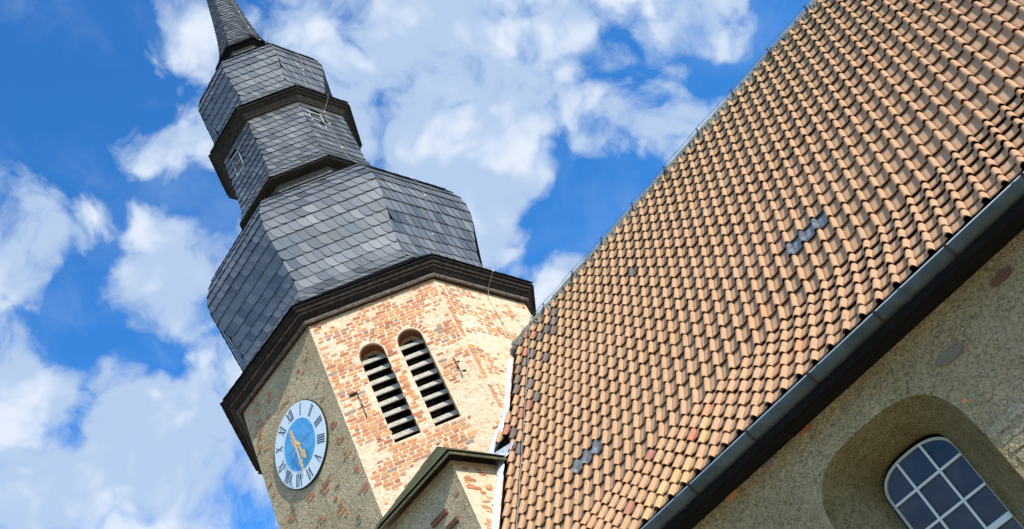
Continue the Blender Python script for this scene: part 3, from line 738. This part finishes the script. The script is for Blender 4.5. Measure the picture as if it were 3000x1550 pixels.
# ================================================================= NAVE
PH = math.radians(57.115); PK = math.radians(44); ZR = 15.0123; SK = 8.05
nave = D.objects.new('church_nave', None); COL.objects.link(nave)
tag(nave, label='church nave with steep red-brown pantile roof, zinc gutter and rough rendered side wall', category='church')
YK, ZK = -SK * math.cos(PH), ZR - SK * math.sin(PH)
def roof(x, s, h=0.0):
    if s <= SK: return Vector((x, -s * math.cos(PH) - h * math.sin(PH), ZR - s * math.sin(PH) + h * math.cos(PH)))
    d = s - SK; return Vector((x, YK - d * math.cos(PK) - h * math.sin(PK), ZK - d * math.sin(PK) + h * math.cos(PK)))
SG = SK + 2.16; X1 = 19.0
def xmin(s):        # where the roof meets the tower
    y = -s * math.cos(PH)
    if y > -1.5: return AP
    if y > -2.1: return AP - (-1.5 - y)
    return AP
dk = MB()
for (sa, sb_) in [(0, 2.75), (2.75, 3.85), (3.85, SK), (SK, SG - .02)]:
    x0 = AP - .0 if sa != 2.75 else 2.95
    dk.add([roof(x0 + .03, sa, -.05), roof(x0 + .03, sb_, -.05), roof(X1, sb_, -.05), roof(X1, sa, -.05)], [(0, 1, 2, 3)])
dk.add([(AP + .03, 0, ZR - .05), (X1, 0, ZR - .05), (X1, 4.4, ZR - 4.4 * math.tan(PH)), (AP + .03, 4.4, ZR - 4.4 * math.tan(PH))], [(0, 1, 2, 3)])
dk.add([(AP + .03, 4.4, ZR - 4.4 * math.tan(PH)), (X1, 4.4, ZR - 4.4 * math.tan(PH)), (X1, 5.9, 6.7), (AP + .03, 5.9, 6.7)], [(0, 1, 2, 3)])
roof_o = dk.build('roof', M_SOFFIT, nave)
# hollow tile with a roll on its left and a shallow pan
TW, TG = .247, .378
prof = [(0, .022), (.010, .046), (.032, .064), (.056, .066), (.078, .048), (.089, .016), (.094, .004), (.105, .012), (.140, .008), (.175, .007), (.215, .011), (.258, .018)]
def tile_geo():
    L = TG + .06; th = .011; vs = []; n = len(prof)
    for (yy, dh) in ((0, 0), (.018, .004), (L, 0)):
        for (x, h) in prof:
            hh = h + (dh if yy else 0)
            vs.append((x, yy, hh))
    o2 = len(vs)
    for yy in (0, L):
        for (x, h) in prof: vs.append((x, yy, h - th - .004))
    fs = []
    for j in range(2):
        for i in range(n - 1): fs.append((j * n + i, j * n + i + 1, (j + 1) * n + i + 1, (j + 1) * n + i))
    for i in range(n - 1):
        fs.append((i, o2 + i, o2 + i + 1, i + 1))
        fs.append((o2 + i, o2 + n + i, o2 + n + i + 1, o2 + i + 1))
    fs.append((0, n, 2 * n, o2 + n, o2)); fs.append((n - 1, o2 + n - 1, o2 + 2 * n - 1, 3 * n - 1, 2 * n - 1))
    return vs, fs
TV, TF = tile_geo()
TM = [M_TILE, M_TILEDARK, M_TILERED, M_TILEORANGE, M_TILEYELLOW, M_GLASSTILE]
tmesh = []
for i, m_ in enumerate(TM):
    me = D.meshes.new('tile'); me.from_pydata(TV, [], TF); me.materials.append(m_)
    me.polygons.foreach_set('use_smooth', [True] * len(me.polygons)); me.update()
    try: me.set_sharp_from_angle(angle=math.radians(50))
    except Exception: pass
    tmesh.append(me)
tiles = []
nrow_main = 22
row_s = [SK - .02 - TG * i for i in range(0, 22)] + [SK - .02 + TG * i for i in range(1, 7)]
row_s = sorted(s for s in row_s if s > .2)
row_s[-1] = SG
special = {}
for x in (10.90, 11.15, 11.40): special[(x, 6.85)] = 5
for x in (6.02, 6.27, 6.52): special[(x, 6.83)] = 5
for x in (10.02, 10.27): special[(x, 7.5)] = 3
for x in (10.35, 10.6, 10.78): special[(x, 9.2)] = 3
special[(8.97, 8.6)] = 3; special[(8.75, 9.07)] = 2; special[(9.02, 9.1)] = 4; special[(9.02, 9.48)] = 4
for x in (8.0, 8.25, 8.5, 8.74): special[(x, 9.9)] = 4
special[(7.53, 9.4)] = 2; special[(6.5, 8.5)] = 3
def kind_of(x, s):
    for (sx, ss), k in special.items():
        if abs(x - sx) < .125 and abs(s - .19 - ss) < .19: return k
    d = (x - 3.6) * .5 + s * .24
    q = noise.noise(Vector((x * 1.3, s * 1.1, 5)))
    if rnd() < max(0, .78 - d * .48) : return 1
    if rnd() < max(.0015, .34 - d * .22): return 2
    if rnd() < .0015: return 1
    return 0
ncol = int((X1 - 3.0) / TW)
for s in row_s:
    main = s <= SK + .05
    ang = PH if main else PK
    for c in range(ncol):
        x = 2.98 + c * TW
        lim = xmin(min(s, 9)) + .13
        if x < lim: continue
        base = roof(x + ru(-.007, .007), s + ru(-.005, .005) + .010 * noise.noise(Vector((x * .5, s * .4, 2))), .064 + ru(-.004, .006) + .014 * noise.noise(Vector((x * .45, s * .5, 9))))
        up = Vector((0, math.cos(ang), math.sin(ang))); nv = Vector((0, -math.sin(ang), math.cos(ang)))
        tilt = math.radians(-6.8 + ru(-.5, .5)); rz_ = ru(-.008, .008)
        yv = (up * math.cos(tilt) + nv * math.sin(tilt)); zv = nv * math.cos(tilt) - up * math.sin(tilt)
        xv = (Vector((1, 0, 0)) + yv * rz_).normalized(); yv = (yv - Vector((1, 0, 0)) * rz_).normalized()
        m4 = Matrix(((xv.x, yv.x, zv.x, base.x), (xv.y, yv.y, zv.y, base.y), (xv.z, yv.z, zv.z, base.z), (0, 0, 0, 1)))
        tiles.append((m4, kind_of(x + .12, s), base))
rank = sorted(range(len(tiles)), key=lambda i: (not in_frame(tiles[i][2] + Vector((.12, 0, .1)), 15), (tiles[i][2] - CAM_POS).length))
solo = set(rank[:290]) | {i for i in rank if tiles[i][1] == 5 and in_frame(tiles[i][2])}
V = np.array(TV); allv = []; allf = []; allm = []
for i, (m4, kd, base) in enumerate(tiles):
    if i in solo:
        o = link('tile' if kd != 5 else 'glass_tile', tmesh[kd], roof_o); o.matrix_world = m4
        if kd == 3: o['label'] = 'bright orange replacement tile'
        if kd == 5: o['label'] = 'grey glass tile'
    else:
        A_ = np.array(m4); w_ = V @ A_[:3, :3].T + A_[:3, 3]; off = len(allv) * len(TV)
        allv.append(w_); allf.extend([tuple(off + q for q in f_) for f_ in TF]); allm.extend([kd] * len(TF))
me = D.meshes.new('far_tiles'); me.from_pydata(np.concatenate(allv).tolist(), [], allf)
for m_ in TM: me.materials.append(m_)
me.polygons.foreach_set('material_index', allm); me.polygons.foreach_set('use_smooth', [True] * len(me.polygons)); me.update()
try: me.set_sharp_from_angle(angle=math.radians(50))
except Exception: pass
tag(link('far_tiles', me, roof_o), kind='stuff')
# ridge tiles bedded in mortar
x = AP + .12
random.seed(5)
while x < X1:
    L = .38; m_ = MB(); n = 7; vs = []
    for (xx, rr) in ((x, .135), (x + L + .03, .115)):
        for i in range(n):
            a_ = math.radians(-12 + 204 * i / (n - 1)); vs.append((xx, rr * math.cos(a_) * 1.0 + ru(-.006, .006), ZR - .02 + rr * math.sin(a_) * .95 + ru(-.006, .006)))
    m_.add(vs, [(i, i + 1, n + i + 1, n + i) for i in range(n - 1)] + [tuple(range(n - 1, -1, -1)), tuple(range(n, 2 * n))])
    m_.build('ridge_tile', M_MORTAR, roof_o); x += L
x = AP + .1; fil = MB()
while x < X1:                    # lumps of mortar along the ridge foot
    w_ = ru(.08, .16); c = roof(x, ru(.16, .22), .05); r_ = ru(.04, .075)
    vs = [c + Vector((w_ * .6 * math.cos(q) * ru(.7, 1.2), r_ * math.cos(q * 2 + 1) * .4, r_ * math.sin(q) * ru(.8, 1.3))) for q in np.linspace(0, 2 * math.pi, 7)[:-1]]
    ap_ = c + Vector((0, -.045, .03)); bk = c + Vector((0, .08, -.02))
    fil.add(vs + [ap_, bk], [(i, (i + 1) % 6, 6) for i in range(6)] + [((i + 1) % 6, i, 7) for i in range(6)]); x += w_ * .75
tag(fil.build('mortar_bedding', M_MORTAR, roof_o), kind='stuff')
# pale fillet where roof and tower meet
def fillet(path, wdt, name='fillet'):
    m_ = MB(); vs = []
    for i, (p, wdir) in enumerate(path):
        j1 = ru(-.025, .025); j2 = ru(-.03, .03)
        vs += [p + Vector((.004, 0, 0)) + Vector((0, 0, .10 + j1)), p + wdir * (wdt * .5 + j2) + Vector((0, 0, .085)) + Vector((0, -.03, 0)), p + wdir * (wdt + j2) + Vector((0, -.02, .02))]
    n = len(path)
    m_.add(vs, [(3 * i + k, 3 * i + k + 1, 3 * i + k + 4, 3 * i + k + 3) for i in range(n - 1) for k in range(2)])
    return m_.build(name, M_FLASH, nave, True)
pth = []
for s in np.arange(.7, 2.76, .09): pth.append((roof(AP, s, .05), Vector((1, 0, 0))))
for s in np.arange(2.78, 3.72, .09): pth.append((roof(xmin(s), s, .05), Vector((.8, .3, 0))))
fillet(pth, .19)
fillet([(roof(AP, s, .05), Vector((1, 0, 0))) for s in np.arange(4.12, SK, .1)], .2)
m_ = MB(); m_.add([Vector(p) for p in ((3.30, -2.0, 12.02), (3.95, -2.22, 11.56), (4.20, -2.35, 11.60), (4.02, -2.42, 11.44), (3.75, -2.5, 11.40), (3.25, -2.2, 11.75))], [(0, 1, 2), (0, 2, 3), (0, 3, 4), (0, 4, 5)])
m_.build('lead_flashing', M_FLASH, nave)

# gutter
YG, ZG, RG = -5.985, 6.755, .112
def halfround(x0, x1, r, m_, mi=0, th=.004, n=10, z0=0.0, seg=1):
    vs = []
    for k in range(seg + 1):
        xx = x0 + (x1 - x0) * k / seg
        for i in range(n + 1):
            a_ = math.pi + math.pi * i / n; vs.append((xx, YG + RG + r * math.cos(a_), ZG + z0 + r * 1.15 * math.sin(a_)))
    m_.add(vs, [(k * (n + 1) + i, k * (n + 1) + i + 1, (k + 1) * (n + 1) + i + 1, (k + 1) * (n + 1) + i) for k in range(seg) for i in range(n)], mi)
gm = MB(); halfround(4.0, X1, RG, gm)
gut = gm.build('gutter', M_ZINC, nave, True)
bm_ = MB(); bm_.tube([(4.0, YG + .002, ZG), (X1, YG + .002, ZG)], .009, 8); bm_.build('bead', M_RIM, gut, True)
for xx in [8.77 + i * 1.01 for i in range(-4, 10)]:
    m_ = MB()
    for r_ in (RG + .006,):
        vs = []
        for dx in (-.02, .02):
            for i in range(11):
                a_ = math.pi + math.pi * i / 10; vs.append((xx + dx, YG + RG + r_ * math.cos(a_), ZG + .004 + r_ * 1.15 * math.sin(a_)))
        m_.add(vs, [(i, i + 1, 12 + i, 11 + i) for i in range(10)])
    m_.box((xx, YG + .002, ZG + .006), .016, .013, .012); m_.box((xx, YG + .21, ZG + .01), .014, .10, .003)
    m_.build('gutter_bracket', M_CLIP, gut)
for xx in (8.52, 10.93, 12.16, 13.7, 6.9):
    m_ = MB(); halfround(xx - .02, xx + .02, RG + .008, m_); m_.build('solder_seam', M_ZINC, gut)
# eaves boards
for i in range(4):
    y0, y1 = -5.36 - .12 * i, -5.36 - .12 * (i + 1) + .008
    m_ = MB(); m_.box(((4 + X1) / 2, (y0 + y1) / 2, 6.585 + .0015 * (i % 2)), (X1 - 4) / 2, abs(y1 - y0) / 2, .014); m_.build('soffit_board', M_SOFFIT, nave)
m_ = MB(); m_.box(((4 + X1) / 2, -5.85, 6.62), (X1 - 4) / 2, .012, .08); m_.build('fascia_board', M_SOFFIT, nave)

# side wall with the deep window splay
YW = 5.40
def basket(cx_, hw, zs, top, zb, n=3.0, k=28):
    pts = [(cx_ - hw, zb), (cx_ + hw, zb)]
    for i in range(k + 1):
        a_ = math.pi * i / k; c_, s_ = math.cos(a_), math.sin(a_)
        pts.append((cx_ + hw * math.copysign(abs(c_) ** (2 / n), c_), zs + (top - zs) * abs(s_) ** (2 / n)))
    return pts
outer = basket(10.715, .985, 5.2, 6.12, 2.2)
inner = basket(10.70, .535, 5.45, 5.905, 2.5, 2.7)
outer = [(x_ + (.018 * noise.noise(Vector((x_ * 3, z_ * 3, 0))) if i > 1 else 0), z_ + (.018 * noise.noise(Vector((x_ * 3, z_ * 3, 7))) if i > 1 else 0)) for i, (x_, z_) in enumerate(outer)]
wm = MB()
vs, tr = holed([(AP, 0), (X1, 0), (X1, 6.62), (AP, 6.62)], [outer], lambda x_, z_: (x_, -YW, z_)); wm.add(vs, tr)
wm.add([(X1, -YW, 0), (X1, YW, 0), (X1, YW, 6.62), (X1, -YW, 6.62)], [(0, 1, 2, 3)])
wm.add([(X1, YW, 0), (AP, YW, 0), (AP, YW, 6.62), (X1, YW, 6.62)], [(0, 1, 2, 3)])
wm.add([(X1, -5.9, 6.65), (X1, 5.9, 6.65), (X1, 4.4, 8.2), (X1, 0, ZR - .06), (X1, -4.4, 8.2)], [(0, 1, 2, 3, 4)])
wm.add([(AP + .03, -AP, 0), (AP + .03, -YW, 0), (AP + .03, -YW, 6.6), (AP + .03, -4.4, 8.1), (AP + .03, -AP, 9.3)], [(0, 1, 2, 3, 4)])
nw = wm.build('side_wall', M_NAVE, nave)
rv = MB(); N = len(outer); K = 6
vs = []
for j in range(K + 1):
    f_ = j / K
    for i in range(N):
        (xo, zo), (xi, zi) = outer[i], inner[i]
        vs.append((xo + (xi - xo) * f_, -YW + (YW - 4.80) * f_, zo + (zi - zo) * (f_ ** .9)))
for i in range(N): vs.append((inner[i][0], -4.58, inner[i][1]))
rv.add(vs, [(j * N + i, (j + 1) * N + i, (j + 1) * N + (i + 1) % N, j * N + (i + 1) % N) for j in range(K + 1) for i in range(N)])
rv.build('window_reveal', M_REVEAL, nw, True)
win = MB(); f_o = basket(10.705, .515, 5.50, 5.845, 2.55, 2.5); f_i = basket(10.705, .485, 5.50, 5.815, 2.60, 2.5); N = len(f_o); vs = []
for (lst, yy) in ((f_o, -4.66), (f_i, -4.66), (f_i, -4.61)): vs += [(a_, yy, b_) for a_, b_ in lst]
win.add(vs, [(j * N + i, j * N + (i + 1) % N, (j + 1) * N + (i + 1) % N, (j + 1) * N + i) for j in range(2) for i in range(N)])
wo = win.build('nave_window', M_FRAME, nave)
XS = [10.205, 10.54, 10.885, 11.205]; ZS = [5.84, 5.445, 5.035, 4.63, 4.22, 3.81, 3.4, 2.99, 2.57]
for xx in XS[1:3]:
    m_ = MB(); m_.box((xx, -4.652, 4.2), .014, .018, 1.625); m_.build('glazing_bar', M_WHITE, wo)
for zz in ZS[1:-1]:
    hh = .035 if abs(zz - 4.63) < .01 else .014
    m_ = MB(); m_.box((10.705, -4.650, zz), .49, .016, hh); m_.build('glazing_bar', M_WHITE, wo)
for a_ in range(3):
    for b_ in range(8):
        x0, x1, z1, z0 = XS[a_], XS[a_ + 1], ZS[b_], ZS[b_ + 1]
        if b_ == 0:
            pts = [(x0, z0), (x1, z0)]
            for q in range(7):
                xx = x1 + (x0 - x1) * q / 6; u_ = min(.999, abs((xx - 10.705) / .50)); pts.append((xx, 5.49 + .34 * (1 - u_ ** 2.5) ** (1 / 2.5)))
        else: pts = [(x0, z0), (x1, z0), (x1, z1), (x0, z1)]
        tiltx, tiltz = ru(-.006, .006), ru(-.006, .006)
        xc, zc = (x0 + x1) / 2, (z0 + z1) / 2
        m_ = MB(); m_.prism([Vector((p_[0], -4.625 + (p_[0] - xc) * tiltx + (p_[1] - zc) * tiltz, p_[1])) for p_ in pts], (0, -1, 0), .004); m_.build('pane', M_GLASS, wo)
m_ = MB(); m_.box((10.7, -4.3, 4.2), .6, .01, 1.8); m_.build('window_backing', M_DARK, wo)
# stones and bricks bared in the side wall
def blob(name, x_, z_, a_, b__, an, m_, th=.02):
    mb = MB(); P = []
    for q in range(14):
        t_ = 2 * math.pi * q / 14; rr = ru(.85, 1.1); px, pz = a_ * rr * math.cos(t_), b__ * rr * math.sin(t_)
        P.append(Vector((x_ + px * math.cos(an) - pz * math.sin(an), -YW - .001, z_ + px * math.sin(an) + pz * math.cos(an))))
    mb.prism(P, (0, -1, 0), th); mb.build(name, m_, nw)
blob('stone', 12.92, 6.34, .13, .05, .05, M_STONEBROWN); blob('stone', 11.98, 6.07, .16, .07, .0, M_STONE)
for (x_, z_, L, H) in ((11.86, 5.17, .24, .10), (12.10, 5.19, .20, .11), (11.93, 5.05, .26, .09), (12.17, 5.05, .2, .1), (11.90, 4.93, .18, .1), (12.10, 4.92, .19, .1), (11.96, 4.80, .26, .11)):
    m_ = MB(); m_.prism([Vector((a1, -YW - .001, b1)) for a1, b1 in brick_poly(x_, z_, L, H, .018)], (0, -1, 0), ru(.004, .011)); m_.build('stone', M_STONEPALE, nw)
for (x_, z_) in ((10.15, 6.54), (9.55, 6.54), (11.78, 5.6), (12.25, 5.13), (8.9, 6.55), (11.9, 4.62)):
    m_ = MB(); m_.prism([Vector((a1, -YW - .001, b1)) for a1, b1 in brick_poly(x_, z_, .17 if z_ > 6 else .06, .05, .012)], (0, -1, 0), .01); m_.build('brick', M_BRICK, nw)

# ================================================================= LIGHTNING CONDUCTORS
lc = D.objects.new('ridge_conductor', None); COL.objects.link(lc); lc.location = (AP, 0, ZR)
tag(lc, label='thin lightning conductor wire held along the roof ridge by black iron hooks', category='wire')
def local(o, pts): return [Vector(p) - o.location for p in pts]
hz = ZR + .185
m_ = MB(); m_.tube(local(lc, [(x_, -.02, hz + .012 * math.cos((x_ - 3.9) / 1.04 * 2 * math.pi) - (.0)) for x_ in np.arange(4.5, X1, .26)]), .006, 5); m_.build('wire', M_WIRE, lc)
for i, xx in enumerate([4.93 + 1.027 * k for k in range(13)]):
    m_ = MB(); m_.tube(local(lc, [(xx, -.02, hz + .01), (xx, .0, ZR + .10), (xx + .01, -.10, ZR + .06), (xx + .01, -.2, ZR - .12)]), .017, 6)
    if i % 3 == 1: m_.tube(local(lc, [(xx + .08, -.16, ZR + .02), (xx + .06, -.3, ZR - .22), (xx + .02, -.36, ZR - .40), (xx + .0, -.44, ZR - .36)]), .012, 6)
    m_.build('hook', M_BLACKIRON, lc)
rc = D.objects.new('roof_conductor', None); COL.objects.link(rc); rc.location = roof(4.5, .2, 0)
tag(rc, label='pale lightning conductor running down the roof tiles close to the tower', category='wire')
m_ = MB(); m_.tube(local(rc, [(4.5, -.02, hz), roof(4.5, .3, .17)] + [roof(4.5 - .004 * s, s, .13 + .01 * math.sin(s * 6)) for s in np.arange(.8, SG, .35)]), .0085, 6); m_.build('wire', M_WIRE, rc)
for s in (.35, 1.55, 2.75, 3.95, 5.15, 6.4, 7.6):
    m_ = MB(); m_.tube(local(rc, [roof(4.5, s, .13), roof(4.52, s - .04, .06)]), .016, 5); m_.build('clamp', M_CLAMP, rc)
tw = D.objects.new('tower_conductor', None); COL.objects.link(tw); tw.location = fp(F4, .1, 15, 0)
tag(tw, label='thin lightning conductor running down the sunlit side of the slate spire and tower', category='wire')
def onface(r, z, y=0.0, h=.05):
    a_ = math.radians(lerp_tab(TWIST, z)); e = lerp_tab(LEAN, z); ap = r * C8 + h
    return Vector((.757 * e + ap * math.cos(a_) - y * math.sin(a_), .653 * e + ap * math.sin(a_) + y * math.cos(a_), z))
path = [onface(r, z, .02, .045) for r, z in reversed(SPI)] + [onface(1.0, 30.9, .02, .05)]
path += [onface(r, z, .03, .05) for r, z in reversed(UD[3:])] + [onface(2.41, 26.87, .14, .04), onface(2.41, 26.74, .14, .05), onface(2.06, 26.3, .02, .06)]
path += [onface(r, z, .03 + max(0, 24.6 - z) * .12, .05) for r, z in reversed(LANT)] + [onface(2.1, 23.3, .2, .04)]
path += [onface(r, z, max(-.1, .44 - (22.9 - z) * .19), .05) for r, z in reversed(DOME)] + [onface(4.36, 17.32, .19, .05), onface(4.38, 17.2, .19, .05), onface(4.02, 16.9, .15, .03), fp(F4, .13, 16.7, .04), fp(F4, .14, 15.87, .04), fp(F4, .15, 15.12, .04), Vector((3.75, .1, ZR - .05)), Vector((4.5, -.02, hz))]
m_ = MB(); m_.tube(local(tw, path), .0075, 5); m_.build('wire', M_WIRE, tw)
acc_ = 0
for p, q in zip(path, path[1:]):
    acc_ += (q - p).length
    if acc_ > 1.15:
        acc_ = 0; m_ = MB(); m_.box(q - tw.location, .022, .022, .022); m_.build('clamp', M_CLAMP, tw)
